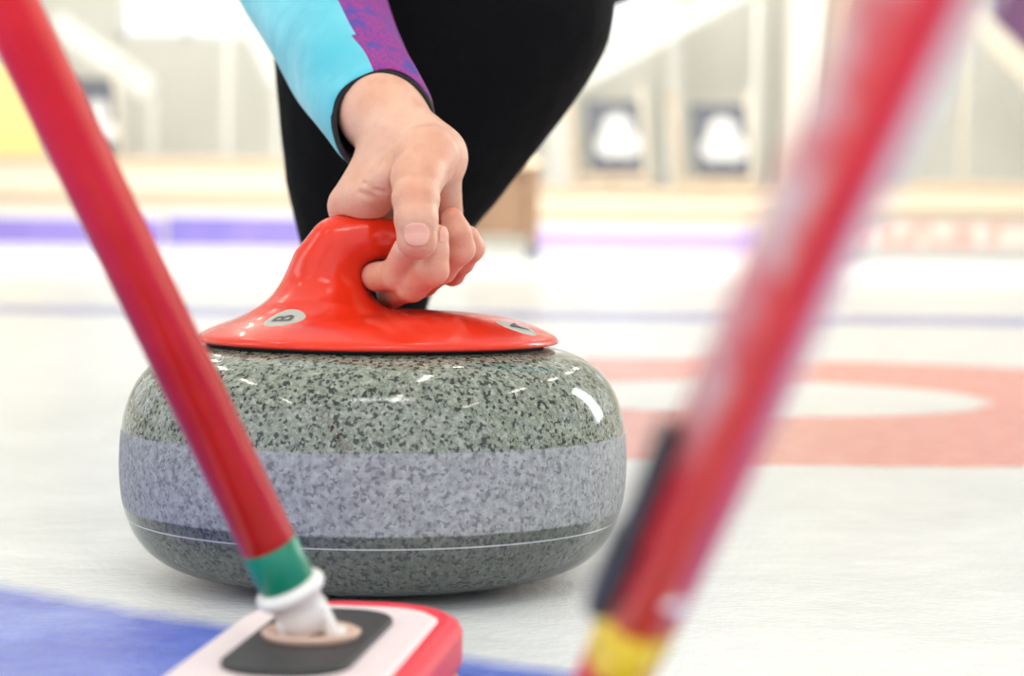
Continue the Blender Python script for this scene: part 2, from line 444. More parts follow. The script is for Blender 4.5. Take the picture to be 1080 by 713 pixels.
def project(pt, direction):
    """march from pt along direction on to the handle surface"""
    p = np.array(pt, np.float32); d = np.array(direction, np.float32); d /= np.linalg.norm(d)
    for _ in range(60):
        p = p+d*float(handle_sdf(p[None, :])[0])*.8
    return p
def normal_at(p):
    e = .0015; g = [float(handle_sdf((p+np.eye(3, dtype=np.float32)[i]*e)[None])[0]-handle_sdf((p-np.eye(3, dtype=np.float32)[i]*e)[None])[0]) for i in range(3)]
    g = np.array(g); return g/np.linalg.norm(g)
M_plate = mat('brushed label', (.46, .46, .42), .5, metal=0, bump=(600, .2, .0003)); M_ink = mat('dark print', (.09, .085, .075), .5)
def letter_plate(px, py, ch, ang, R=.0118):
    o0 = np.array([0, 0, H]); tgt = PA(px, py, 1.0); c = project(o0+(tgt-o0)*1.02, tgt-o0)
    n = normal_at(c); up = np.array([0, 0, 1.]); t = np.cross(up, n); t /= np.linalg.norm(t); s = np.cross(n, t)
    b = bmesh.new()
    def put(u, v_, off):
        p = c+t*u+s*v_+n*.006; p = project(p, -n); return b.verts.new(p+n*off-np.array([SX, SY, 0]))
    rings = []
    for i in range(1, 9):
        rings.append([put(R*i/8*math.cos(a), R*i/8*math.sin(a), .0004 if i < 8 else 0) for a in [2*PI*k/40 for k in range(40)]])
    cv = put(0, 0, .0004)
    for k in range(40):
        b.faces.new((cv, rings[0][k], rings[0][(k+1) % 40]))
        for i in range(7): b.faces.new((rings[i][k], rings[i+1][k], rings[i+1][(k+1) % 40], rings[i][(k+1) % 40]))
    cu = bpy.data.curves.new('t', 'FONT'); cu.body = ch; cu.size = .0165; cu.align_x = 'CENTER'; cu.align_y = 'CENTER'; cu.offset = .0003
    to = bpy.data.objects.new('t', cu); COL.objects.link(to); dg = bpy.context.evaluated_depsgraph_get()
    tm = to.evaluated_get(dg).to_mesh(); tb = bmesh.new(); tb.from_mesh(tm); COL.objects.unlink(to); bpy.data.objects.remove(to)
    bmesh.ops.triangulate(tb, faces=tb.faces)
    for _ in range(2):
        bmesh.ops.subdivide_edges(tb, edges=[e for e in tb.edges if e.calc_length() > .0015], cuts=1); bmesh.ops.triangulate(tb, faces=tb.faces)
    ca, sa = math.cos(ang), math.sin(ang)
    mp = {v: put(v.co.x*ca-v.co.y*sa, v.co.x*sa+v.co.y*ca, .0007) for v in tb.verts}
    for f in tb.faces:
        try: b.faces.new([mp[v] for v in f.verts]).material_index = 1
        except ValueError: pass
    tb.free()
    o = obj('letter_plate', b, [M_plate, M_ink], handle); o['label'] = 'silver round label marked %s' % ch; return o
letter_plate(300, 337, 'B', math.radians(100))
letter_plate(545, 345, 'A', math.radians(80))

# ================================================================== PERSON
person = thing('person', 'person in cyan and purple jacket and black trousers crouching to hold the stone handle', 'person', (-.05, 1.6, 0))
PO = np.array([-.05, 1.6, 0])
# ---- hand
TH = [(PA(452, 165, 1.172), .0175), (PA(440, 188, 1.152), .0140), (PA(438.5, 211, 1.138), .0117), (PA(439, 232, 1.131), .0113), (PA(440, 250, 1.129), .0098)]
IDX = [(PA(371, 217, 1.206), .0138), (PA(374, 262, 1.226), .0100), (PA(377, 291, 1.214), .0083), (PA(400, 292, 1.184), .0080), (PA(419, 289, 1.166), .0092), (PA(429, 264, 1.152), .0080)]
MID = [(PA(398, 215, 1.228), .0135), (PA(408, 268, 1.234), .0100), (PA(414, 308, 1.208), .0086), (PA(434, 301, 1.166), .0090), (PA(455, 284, 1.150), .0094), (PA(458, 266, 1.150), .0078), (PA(461, 249, 1.150), .0066)]
RNG = [(PA(432, 215, 1.240), .0135), (PA(438, 262, 1.243), .0098), (PA(447, 298, 1.215), .0082), (PA(466, 284, 1.188), .0080), (PA(484, 262, 1.172), .0088), (PA(482, 246, 1.168), .0078), (PA(477, 231, 1.168), .0066)]
PNK = [(PA(462, 215, 1.246), .0120), (PA(472, 258, 1.245), .0085), (PA(477, 288, 1.222), .0072), (PA(487, 276, 1.205), .0070), (PA(497, 262, 1.192), .0074), (PA(494, 250, 1.188), .0066)]
def hand_sdf(p, fold=True):
    fore = chain(p, [(PA(352, 30, 1.36), .030), (PA(380, 80, 1.28), .0265), (PA(403, 118, 1.232), .0240), (PA(428, 148, 1.206), .0215)], .01)
    d = smin(fore, ell_sdf(p, PA(454, 166, 1.192), (.0215, .024, .0205)), .012)
    d = smin(d, cap_sdf(p, PA(425, 160, 1.205), PA(388, 206, 1.196), .0190, .0145), .012)
    d = smin(d, cap_sdf(p, PA(420, 150, 1.215), PA(371, 218, 1.206), .0165, .0138), .01)
    d = smin(d, cap_sdf(p, PA(430, 155, 1.222), PA(398, 215, 1.226), .0165, .0135), .01)
    d = smin(d, cap_sdf(p, PA(440, 160, 1.225), PA(432, 215, 1.238), .0165, .0135), .01)
    d = smin(d, cap_sdf(p, PA(455, 165, 1.212), PA(465, 218, 1.232), .0165, .0120), .008)
    d = smin(d, cap_sdf(p, PA(462, 180, 1.20), PA(473, 226, 1.222), .0130, .0085), .006)
    # flesh of the thumb web towards the index
    d = smin(d, cap_sdf(p, PA(425, 180, 1.172), PA(385, 212, 1.190), .0120, .0100), .010)
    th = chain(p, TH, .004)
    th = smin(th, ell_sdf(p, PA(438.5, 209, 1.137), (.0124, .0122, .0100)), .003)
    th = smin(th, ell_sdf(p, PA(440, 256, 1.131), (.0105, .0095, .0092)), .004)
    d = smin(d, th, .0065)
    fs = [chain(p, c, .003) for c in (IDX, MID, RNG, PNK)]
    for f in fs: d = smin(d, f, .0012)
    # creases
    def crease(d, a, b_, dep, wd):
        k = cap_sdf(p, a, b_, 0, 0); return d+dep*1.35*np.exp(-(k/wd)**2)
    for yy, x0, x1, dep in ((203, 430, 448, .0004), (206.5, 427, 450, .0006), (210.5, 429, 449, .0005), (214, 431, 447, .0003)):
        d = crease(d, PA(x0, yy+1, 1.127), PA(x1, yy, 1.127), dep, .0008)
    d = crease(d, PA(412, 168, 1.165), PA(419, 190, 1.165), .0026, .0032)
    d = crease(d, PA(419, 190, 1.165), PA(416, 215, 1.170), .0020, .0028)
    for (x0, y0, x1, y1) in ((385, 193, 414, 208), (380, 203, 412, 216), (395, 185, 418, 199)):
        d = crease(d, PA(x0, y0, 1.178), PA(x1, y1, 1.165), .0011, .0014)
    for (x0, y0, x1, y1) in ((462, 196, 486, 190), (460, 204, 487, 198), (462, 212, 487, 208)):
        d = crease(d, PA(x0, y0, 1.185), PA(x1, y1, 1.195), .0013, .0016)
    d = crease(d, PA(397, 276, 1.165), PA(403, 288, 1.165), .0007, .0012)
    d = crease(d, PA(430, 292, 1.158), PA(424, 306, 1.158), .0006, .001)
    c = PA(439.5, 247.5, 1.121); u = (p[..., 0]-c[0])/(13.5*.00051); v_ = (p[..., 2]-c[2])/(12*.00051)
    k = (np.abs(u)**2.5+np.abs(v_)**2.5+1e-9)**(1/2.5)
    if fold: d = d+.0007*np.exp(-((k-1.08)/.10)**2)*(p[..., 1] < 1.128)
    # soft flesh gives way around the grip
    return np.maximum(d, .0002-handle_sdf(p))
hv = surface(hand_sdf, (-.135, 1.105, .142), (-.005, 1.34, .342), .00115)
# ---- rest of the body (inside the clothes), coarse
def body_sdf(p):
    d = chain(p, [((0, 2.1, .58), .12), ((0, 1.93, .66), .12), ((0, 1.84, .72), .10)], .05)
    d = smin(d, chain(p, [((-.17, 1.80, .74), .045), ((.17, 1.80, .74), .045)]), .05)
    d = smin(d, chain(p, [((0, 1.80, .77), .055), ((0, 1.74, .85), .05)]), .03)
    d = smin(d, ell_sdf(p, (0, 1.68, .92), (.075, .095, .105)), .02)         # head
    d = smin(d, ell_sdf(p, (0, 1.625, .865), (.045, .045, .04)), .03)        # jaw
    d = smin(d, cap_sdf(p, (0, 1.588, .925), (0, 1.565, .897), .009, .013), .012)   # nose
    d = smin(d, cap_sdf(p, (-.02, 1.583, .868), (.02, 1.583, .868), .006, .006), .008)
    for s in (-1, 1):
        d = smin(d, ell_sdf(p, (s*.078, 1.69, .915), (.01, .02, .032)), .01)
        e = ell_sdf(p, (s*.030, 1.583, .93), (.016, .012, .010)); d = np.maximum(d, -e)
        d = smin(d, ell_sdf(p, (s*.030, 1.597, .93), (.012, .012, .012)), .003)
    d = smin(d, chain(p, [((-.19, 1.80, .73), .045), ((-.205, 1.60, .50), .036), (tuple(PA(352, 30, 1.36)), .030)]), .02)
    d = smin(d, chain(p, [((.19, 1.80, .73), .045), ((.25, 1.66, .53), .036), ((.12, 1.54, .60), .024), ((.06, 1.5, .60), .03)]), .02)
    return d
bv = surface(body_sdf, (-.30, 1.33, .28), (.34, 2.26, 1.05), .0075)
KNUCKLES = [(PA(438, 207, 1.128)-PO, .010), (PA(454, 284, 1.146)-PO, .016), (PA(484, 260, 1.165)-PO, .016), (PA(497, 262, 1.185)-PO, .014),
            (PA(434, 290, 1.148)-PO, .018), (PA(420, 316, 1.18)-PO, .02), (PA(452, 304, 1.19)-PO, .018), (PA(480, 292, 1.21)-PO, .014),
            (PA(440, 262, 1.122)-PO, .013), (PA(478, 222, 1.165)-PO, .014), (PA(362, 222, 1.20)-PO, .018)]
SKIN = skin_material()
body = obj('body', sdf_mesh('body', (hv[0]-PO, hv[1]), (bv[0]-PO, bv[1])), SKIN, person)
# ---- nails
NAIL = mat('fingernail', (.80, .40, .31), .3, .5, coat=.15)
def nail(cx, cy, d0, rx, ry, fn, nm_='fingernail', tilt=0):
    c = PA(cx, cy, d0); ux = PA(cx+1, cy, d0)-c; sc = np.linalg.norm(ux)
    ex = np.array([math.cos(tilt), 0, math.sin(tilt)]); ez = np.array([-math.sin(tilt), 0, math.cos(tilt)])
    def f(p):
        q_ = p-c; u = (q_@ex)/(rx*sc); v_ = (q_@ez)/(ry*sc)
        flat = (np.abs(u)**2.5+np.abs(v_)**2.5)**(1/2.5)
        sh = fn(p)-.00035
        return np.maximum(np.maximum(sh, (flat-1)*rx*sc), -(sh+.0012))
    m = .016; V, Fc = surface(f, c-m, c+m, .00042)
    o = obj(nm_, sdf_mesh(nm_, (V-PO, Fc)), NAIL, body); return o
nail(439.5, 247.5, 1.121, 13.5, 12, lambda p: hand_sdf(p, False))
nail(467, 247, 1.146, 4, 9, hand_sdf, tilt=-.1)
# ---- hair on the head
def hair_sdf(p):
    h = ell_sdf(p, (0, 1.70, .94), (.084, .098, .105)); return np.maximum(h, -ell_sdf(p, (0, 1.575, .885), (.075, .075, .095)))
V, Fc = surface(hair_sdf, (-.1, 1.58, .82), (.1, 1.82, 1.06), .006)
obj('hair', sdf_mesh('hair', (V-PO, Fc)), mat('brown hair', (.09, .05, .03), .6, bump=(90, .8, .004)), person)

# ---- jacket: torso + upper arms, and the reaching sleeve as a loft
CY, PU, BLK = cyan_fabric(), purple_fabric(), mat('black elastic', (.010, .010, .012), .8)
def jacket_sdf(p):
    d = chain(p, [((0, 2.10, .56), .155), ((0, 1.95, .66), .15), ((0, 1.86, .71), .125)], .05)
    d = smin(d, chain(p, [((-.17, 1.80, .74), .065), ((.17, 1.80, .74), .065)]), .05)
    d = smin(d, cap_sdf(p, (0, 1.82, .76), (0, 1.78, .81), .068, .062), .03)
    d = smin(d, chain(p, [((-.19, 1.80, .73), .065), ((-.205, 1.60, .50), .056), ((-.19, 1.53, .455), .052)]), .03)
    d = smin(d, chain(p, [((.19, 1.80, .73), .065), ((.25, 1.66, .53), .054), ((.13, 1.545, .595), .040)]), .03)
    return d
V, Fc = surface(jacket_sdf, (-.30, 1.44, .36), (.34, 2.30, .90), .009)
jk = obj('jacket', sdf_mesh('jacket', (V-PO, Fc)), CY, person)
path = [(P(403, 128, 1.222), 54), (P(399, 121, 1.228), 56), (P(392, 110, 1.242), 58.5), (P(382, 96, 1.262), 61), (P(371, 78, 1.288), 63.5), (P(361, 58, 1.315), 65), (P(349, 34, 1.345), 66),
        (P(337, 8, 1.378), 68), (P(323, -25, 1.41), 71), (P(305, -70, 1.45), 75), (P(287, -120, 1.50), 80), (P(275, -160, 1.54), 82)]
def sleeve_rings(path, n=72, scale=1.0, wr=1.0):
    out = []
    for i, (c, rp) in enumerate(path):
        t = (path[min(i+1, len(path)-1)][0]-path[max(i-1, 0)][0]).normalized()
        if i < 3: t = (t*.45+Vector((0.05, 1, -.12))*.55).normalized()
        u = Vector((1, 0, 0)); u = (u-t*u.dot(t)).normalized(); v_ = u.cross(t)
        if v_.z < 0: v_ = -v_
        r = rp*c.y/F*scale
        ring = []
        for k in range(n):
            a = 2*PI*k/n
            rr = r*(1+wr*(.028*math.sin(a*2+i*.9)+.02*math.sin(a*5-i*1.3+1)+.022*math.sin(i*1.9+a*3)))
            ring.append(c+u*rr*math.cos(a)+v_*rr*math.sin(a)*1.04)
        out.append(ring)
    return out
def dens(path, k=4):
    out = []
    for i in range(len(path)-1):
        for j in range(k):
            t = j/k; out.append((path[i][0].lerp(path[i+1][0], t), path[i][1]*(1-t)+path[i+1][1]*t))
    out.append(path[-1]); return out
rings = sleeve_rings(path)
b = loft([[p-Vector(PO) for p in r] for r in rings]); bmesh.ops.recalc_face_normals(b, faces=b.faces)
b.faces.ensure_lookup_table()
for fi, f in enumerate(b.faces):
    k = fi % 72; deg = (k+.5)*5; i = fi//72
    lim = 100 if i < 3 else 95
    f.material_index = 1 if (deg < lim or deg > 238) else 0
slv = obj('sleeve', b, [CY, PU], person)
md = slv.modifiers.new('s', 'SOLIDIFY'); md.thickness = .0018; md.offset = -1
md = slv.modifiers.new('ss', 'SUBSURF'); md.levels = 1; md.render_levels = 2
c0 = [r for r in sleeve_rings([(path[0][0]+Vector((.0005, -.004, -.001)), 53), path[0], path[1]], scale=.99, wr=1)]
inn = [[p.lerp(sum(r, Vector())/len(r), .10) for p in r] for r in c0]
b = loft([[p-Vector(PO) for p in r] for r in (c0[1], c0[0], inn[0], inn[1], inn[2])]); bmesh.ops.recalc_face_normals(b, faces=b.faces)
cf = obj('cuff', b, BLK, slv); md = cf.modifiers.new('ss', 'SUBSURF'); md.render_levels = 2; md.levels = 1

# ---- trousers and shoes
TR = mat('black trousers', (.003, .003, .004), .85, .12, bump=(14, .5, .02))
def leg_pts():
    return
def trousers_sdf(p):
    s = p.copy(); s[..., 1] = 1.55+(p[..., 1]-1.55)*1.35
    A = PA(388, 300, 1.5); B = PA(402, 205, 1.5); C = PA(428, 115, 1.5); D_ = PA(464, -5, 1.5); E = PA(485, -110, 1.52)
    d = chain(s, [((-.115, 1.5, .085), .038), (tuple(A), .038), (tuple(B), .060), (tuple(C), .088), (tuple(D_), .118), (tuple(E), .118)], .03)
    d2 = chain(p, [((.0, 1.60, .50), .10), ((.04, 1.80, .53), .115), ((.05, 2.08, .56), .135), ((-.04, 2.10, .56), .135)], .04)
    d = smin(d, d2, .04)
    d3 = chain(p, [((-.06, 2.12, .54), .12), ((-.13, 2.25, .32), .09), ((-.17, 2.34, .115), .058), ((-.20, 2.52, .085), .048), ((-.22, 2.76, .085), .042)], .03)
    return smin(d, d3, .03)
V, Fc = surface(trousers_sdf, (-.30, 1.35, .0), (.26, 2.86, .80), .009)
obj('trousers', sdf_mesh('trousers', (V-PO, Fc)), TR, person)
SHO = mat('black shoe leather', (.015, .015, .018), .4)
def shoe(c, ang, toe=1):
    def f(p):
        q_ = p-np.array(c, np.float32); ca, sa = math.cos(ang), math.sin(ang)
        x = q_[..., 0]*ca+q_[..., 1]*sa; y = -q_[..., 0]*sa+q_[..., 1]*ca; q2 = np.stack([x, y, q_[..., 2]], -1)
        d = cap_sdf(q2, (0, .02, .04), (0, -.15, .032), .040, .034); d = smin(d, cap_sdf(q2, (0, .03, .05), (0, .02, .10), .038, .040), .03)
        return np.maximum(d, .002-q2[..., 2])
    V, Fc = surface(f, np.array(c)-[.26, .26, .01], np.array(c)+[.26, .26, .16], .006)
    obj('shoe', sdf_mesh('shoe', (V-PO, Fc)), SHO, person)
shoe((-.115, 1.52, 0), 0); shoe((-.22, 2.82, 0), PI*.98)

# ================================================================== CURLING BROOMS
SH = {'plain': shaft_material('red broom shaft', 'plain'), 'printed': shaft_material('printed red broom shaft', 'printed')}
M_green = mat('green band', (.0, .22, .13), .35); M_yel = mat('yellow band', (.85, .60, .01), .35); M_red2 = mat('red band', (.66, .015, .02), .35)
M_wpl = mat('white plastic', (.82, .80, .78), .35); M_pink = mat('pinkish white plastic', (.84, .72, .74), .4)
M_blk = mat('black head plate', (.018, .020, .024), .5); M_pad = mat('red pad cover', (.80, .02, .05), .45); M_org = mat('orange foam edge', (.85, .38, .03), .7)
M_skt = mat('beige socket', (.62, .42, .34), .5); M_strap = mat('dark blue strap', (.003, .008, .02), .4); M_pin = mat('polished steel button', (.85, .85, .88), .12, metal=1)
def slab(name, m, parent, w_, l, r, z0, z1, bev, cx=0, cy=0, rot=0):
    R_ = []
    for z, k in ((z0, bev), (z0+bev*.4, bev*.3), (z0+bev, 0), (z1-bev, 0), (z1-bev*.4, bev*.3), (z1, bev)):
        R_.append(rrect(w_-2*k, l-2*k, max(r-k, .001), 8, z=z, cx=cx, cy=cy))
    b = loft(R_, True, True); bmesh.ops.recalc_face_normals(b, faces=b.faces)
    return obj(name, b, m, parent, smooth=False)
def broom(label, hc, yaw, joint, top, style, r, bands, extra=None):
    t = thing('curling_broom', label, 'curling broom', hc)
    h = obj('broom_head', None, [], None) if False else None
    Rz = Matrix.Rotation(yaw, 3, 'Z')
    parts = []
    pd = slab('pad', M_pad, t, .095, .196, .042, .008, .0325, .006, .0035, .0115); parts.append(pd)
    parts.append(slab('pad_edge', M_org, t, .091, .192, .040, .0008, .0085, .002, .0035, .0115))
    hs = slab('head_housing', M_pink, t, .088, .178, .030, .021, .034, .005); parts.append(hs)
    pl = slab('head_plate', M_blk, t, .050, .130, .022, .033, .0365, .001); parts.append(pl)
    b = lathe([(.012, .036), (.0185, .036), (.0200, .039), (.018, .040), (.012, .0375), (.0005, .0375)], 40); parts.append(obj('socket', b, M_skt, t))
    for o in parts: o.rotation_euler = (0, 0, yaw)
    J = Vector(joint)-Vector(hc); T = Vector(top)-Vector(hc); ax = (T-J).normalized(); L = (T-J).length
    # local frame of shaft: Z along shaft, Y toward the camera side
    yv = Vector((0, -1, 0)); yv = (yv-ax*yv.dot(ax))
    up = Vector((0, 0, 1)); yv = (up-ax*up.dot(ax)).normalized() if yv.length < .3 else yv.normalized()
    xv = yv.cross(ax).normalized()
    M = Matrix((xv, yv, ax)).transposed().to_4x4(); M.translation = J
    # white universal joint: fork, collar
    b = bmesh.new()
    for s in (-1, 1):
        box(b, s*.008-.0025, s*.008+.0025, -.006, .006, -.005, .018, .0015)
    r0 = lathe([(.0001, .010), (.0105, .010), (.0100, .017), (.0110, .023), (.0136, .0245), (.0145, .0265), (.0138, .0285), (.0112, .030), (.0001, .030)], 40)
    me = bpy.data.meshes.new('x'); r0.to_mesh(me); r0.free(); b.from_mesh(me)
    r0 = bmesh.new(); bmesh.ops.create_cone(r0, cap_ends=True, segments=20, radius1=.004, radius2=.004, depth=.026, matrix=Matrix.Rotation(PI/2, 4, 'Y')); r0.to_mesh(me); r0.free(); b.from_mesh(me)
    o = obj('joint', b, M_wpl, t); o.matrix_local = M
    z = .030
    for (ln, m, rr, nm_) in bands:
        b = lathe([(.0001, z), (rr*.96, z), (rr, z+.0008), (rr, z+ln-.0008), (rr*.96, z+ln), (.0001, z+ln)], 48)
        o = obj(nm_, b, m, t); o.matrix_local = M; z += ln
    b = lathe([(.0001, z), (r, z), (r, L), (r*.9, L+.003), (.0001, L+.003)], 64)
    sh = obj('shaft', b, SH[style], t); sh.matrix_local = M
    if extra: extra(t, M, r)
    return t
# left broom: head on the ice in front of the stone
hcL = P(328, 676, .826); hcL.z = 0
jL = P(335, 682, .828); tL = P(6, 0, .765)
broom('red curling broom on the left with green band and white head on the ice', hcL, math.radians(-7), jL, tL+(tL-jL)*1.5, 'plain', .0112,
      [(.018, M_green, .0114, 'band')])
# right broom: head below the frame
def on_line(p, q_, py):
    lo, hi = 0.0, 1.0
    inv = CAMROT.transposed()
    for _ in range(40):
        t = (lo+hi)/2; c = inv @ (p.lerp(q_, t)-Vector((0, 0, H))); y = 356.5+F*c.y/c.z
        if y > py: lo = t
        else: hi = t
    return p.lerp(q_, t)
a0 = P(680, 640, .50); a1 = P(964, 0, .31); ad = (a0-a1).normalized()
jR = a0+ad*((a0.z-.043)/-ad.z)
hcR = Vector((jR.x, jR.y, 0))
LR = (a0-jR).length
ZS0 = (on_line(a0, a1, 635)-jR).length; ZS1 = (on_line(a0, a1, 448)-jR).length; ZB = (on_line(a0, a1, 600)-jR).length; ZM = (on_line(a0, a1, 560)-jR).length
def clip(t, M, r):
    b = bmesh.new()
    box(b, r-.0010, r+.0040, .001, .007, ZS0, ZS1, .0012)
    box(b, r-.0015, r+.0050, -.001, .0080, ZS0, ZM, .002)
    o = obj('strap', b, M_strap, t); o.matrix_local = M
    b = bmesh.new(); bmesh.ops.create_uvsphere(b, u_segments=24, v_segments=12, radius=.0030, matrix=Matrix.Translation((-.0036, r-.0012, ZB)) @ Matrix.Diagonal((1, .6, 1, 1)))
    o = obj('button', b, M_pin, t); o.matrix_local = M
broom('blurred red curling broom on the right with yellow band, dark strap and steel button', hcR, math.radians(12), jR, a1+(a1-a0)*1.2, 'printed', .0095,
      [(max(LR-.030-.030, .01), M_red2, .0096, 'lower_band'), (.030, M_yel, .0098, 'band')], clip)
print('RB', LR, ZS0, ZS1, ZB)

# ================================================================== BACKGROUND
W1 = wood_material('pale bench wood', (.66, .50, .34), (.76, .62, .46)); W2 = wood_material('cream board', (.78, .70, .56), (.84, .78, .66))
W3 = wood_material('brown stained wood', (.20, .11, .06), (.28, .17, .10))
M_dark = mat('charcoal panel', (.13, .14, .17), .5); M_emb = mat('white emblem', (.80, .80, .80), .5)
def PX(px, py, d): return P(px, py, d)
# rink boards along the end of the ice
def rink_board(px0, px1, pyt, d, m, label, mb, name='rink_board'):
    a = P(px0, 240, d); c = P(px1, 240, d); zt = P((px0+px1)/2, pyt, d).z
    t = thing(name, label, 'board', ((a.x+c.x)/2, d, 0)); L = c.x-a.x
    b = bmesh.new(); box(b, -L/2, L/2, -.04, .04, .03, zt, .02); obj('panel', b, m, t, smooth=False)
    b = bmesh.new(); box(b, -L/2, L/2, -.06, .06, 0, .03, .005); obj('foot_rail', b, mb, t, smooth=False)
    b = bmesh.new(); box(b, -L/2, L/2, -.05, .05, zt, zt+.03, .008); obj('top_rail', b, mb, t, smooth=False)
    return t
def board_mat(name, a, c_, e, sc=1.4):
    m, nt, b = nm(name); q = NB(nt); v, x, y, z = q.coords()
    mp = nt.nodes.new('ShaderNodeMapping'); mp.inputs['Scale'].default_value = (1, 1, .4); nt.links.new(v, mp.inputs[0])
    n = q.noise(mp.outputs[0], sc, 2); c = q.mix(q.ramp(n, .42, .5), a, c_); c = q.mix(q.ramp(n, .6, .66), c, e)
    nt.links.new(c, b.inputs['Base Color']); b.inputs['Roughness'].default_value = .5; return m
PB = board_mat('purple printed board', (.20, .16, .50), (.26, .20, .56), (.30, .42, .66))
LB = board_mat('lilac printed board', (.50, .38, .68), (.46, .36, .68), (.50, .72, .80))
RB = board_mat('red and cream printed board', (.80, .68, .60), (.78, .42, .36), (.80, .74, .68), 6)
M_rail = mat('pale rail', (.80, .78, .82), .5); M_grey = mat('grey base', (.42, .41, .39), .7)
rink_board(-220, 172, 229, 17.2, PB, 'purple rink board at far left edge of the ice', M_rail)
rink_board(176, 345, 229, 17.2, PB, 'purple rink board behind the crouching person at left', M_rail)
rink_board(566, 812, 243, 17.2, LB, 'lilac rink board with light blue end beyond the ice', M_rail)
rink_board(880, 1300, 236, 17.2, RB, 'red and cream printed rink board at far right', M_grey)
# grey kerb in front of the right board
a = P(860, 240, 16.9); c = P(1300, 240, 16.9)
b = bmesh.new(); box(b, a.x, c.x, 16.75, 17.1, 0, .10, .01); struct('trim_2', b, M_grey)

def bench(px0, px1, d, zs, dp, wood, label, riser, group=None):
    a = P(px0, 240, d); c = P(px1, 240, d); L = c.x-a.x
    t = thing('wooden_bench', label, 'bench', ((a.x+c.x)/2, d, .02), group=group)
    b = bmesh.new()
    for k in range(3): box(b, -L/2, L/2, -dp/2+k*dp/3, -dp/2+(k+1)*dp/3-.02, zs-.05, zs, .008)
    obj('seat', b, wood, t, smooth=False)
    b = bmesh.new(); box(b, -L/2, L/2, dp/2, dp/2+.03, zs-.25, zs-.06, .005); box(b, -L/2+.05, L/2-.05, -dp/2+.06, -dp/2+.09, zs-.22, zs-.06, .005); obj('apron', b, riser, t, smooth=False)
    n = max(2, int(L/1.2)+1)
    for k in range(n):
        x = -L/2+.1+(L-.2)*k/(n-1); b = bmesh.new()
        box(b, x-.04, x+.04, -dp/2+.02, -dp/2+.09, 0, zs-.05, .005); box(b, x-.04, x+.04, dp/2-.09, dp/2-.02, 0, zs-.05, .005); box(b, x-.03, x+.03, -dp/2+.05, dp/2-.05, .1, .16, .005)
        obj('leg', b, riser, t, smooth=False)
    return t
# stepped timber stand behind the boards, seats of two heights
def stand(px0, px1, label, z0_=.40, z1_=.72):
    a = P(px0, 240, 18.2); c = P(px1, 240, 18.2); L = c.x-a.x
    t = thing('timber_stand', label, 'stand', ((a.x+c.x)/2, 18.2, .02))
    for k, (y0, z0) in enumerate(((0, z0_), (.55, z1_))):
        b = bmesh.new(); box(b, -L/2, L/2, y0, y0+.04, 0, z0, .004); obj('riser', b, W2, t, smooth=False)
        b = bmesh.new(); box(b, -L/2, L/2, y0-.04, y0+.56, z0, z0+.07, .01); obj('tread', b, W1, t, smooth=False)
    b = bmesh.new(); box(b, -L/2, L/2, 1.10, 1.14, 0, z1_); box(b, -L/2, -L/2+.04, .04, 1.1, 0, z0_); box(b, L/2-.04, L/2, .04, 1.1, 0, z0_); obj('frame', b, W2, t, smooth=False)
    return t
stand(-300, 340, 'pale timber stand with two steps behind the purple boards')
stand(560, 870, 'pale timber stand with two steps behind the lilac board', .30, .50)
stand(880, 1320, 'pale timber stand with two steps behind the red board', .36, .58)

# brown wooden stool on the ice edge
def stool(px, pyb, d, w_, h, label):
    c = P(px, pyb, d); t = thing('wooden_stool', label, 'stool', (c.x, d, .0))
    b = bmesh.new(); box(b, -w_/2, w_/2, -.2, .2, h-.05, h, .01); obj('seat', b, W1, t, smooth=False)
    for sx in (-1, 1):
        for sy in (-1, 1):
            b = bmesh.new(); x = sx*(w_/2-.05); y = sy*.15; box(b, x-.035, x+.035, y-.035, y+.035, .10, h-.05, .004)
            lg = obj('leg', b, W3, t, smooth=False)
            b = bmesh.new(); box(b, x-.045, x+.045, y-.045, y+.045, 0, .10, .01); obj('foot_pad', b, M_dark, lg, smooth=False)
    b = bmesh.new(); box(b, -w_/2+.08, w_/2-.08, -.13, .13, .16, h-.06, .004); obj('drawer_box', b, W3, t, smooth=False)
    return t
stool(530, 270, 13.8, .50, .66, 'brown wooden stool with dark feet on the ice beyond the hand')

# easels with dark panels bearing a white trefoil
def easel(px0, px1, pyt, pyb, d, label, lean=.05):
    a = P(px0, pyb, d); c = P(px1, pyb, d); z0 = a.z; z1 = P(px0, pyt, d).z; w_ = c.x-a.x; cx = (a.x+c.x)/2
    zf = .81+.0
    t = thing('display_easel', label, 'easel', (cx, d, .02), group='easels with dark emblem panels')
    hh = z1-z0
    b = bmesh.new(); box(b, -w_/2, w_/2, -.015, .015, 0, hh, .01); pn = obj('panel', b, M_dark, t, smooth=False); pn.location = (lean, 0, z0-.02)
    sk = Matrix.Identity(4); sk[0][2] = -.10; pn.data.transform(sk)
    b = bmesh.new()
    for dx, dz, rr in ((0, .62, .25), (-.15, .40, .23), (.15, .40, .23), (0, .45, .25)):
        bmesh.ops.create_circle(b, cap_ends=True, segments=32, radius=rr*w_*1.0, matrix=Matrix.Translation((dx*w_-.10*dz*hh, -.018-.0008*len(b.faces), dz*hh)) @ Matrix.Rotation(PI/2, 4, 'X'))
    obj('emblem', b, M_emb, pn, smooth=False)
    for s in (-1, 1):
        b = bmesh.new(); beam(b, (s*w_*.62+.02, .02, 0), (s*w_*.62-.12, .02, z1+.12), .09, .05, .006); obj('leg', b, W2 if s > 0 else W1, t, smooth=False)
    b = bmesh.new(); beam(b, (0, .55, 0), (-.02, .05, z1), .06, .05); obj('leg', b, W1, t, smooth=False)
    b = bmesh.new(); box(b, -w_*.6, w_*.6, -.05, .03, z0-.10, z0-.03, .005); obj('ledge', b, W1, t, smooth=False)
    return t
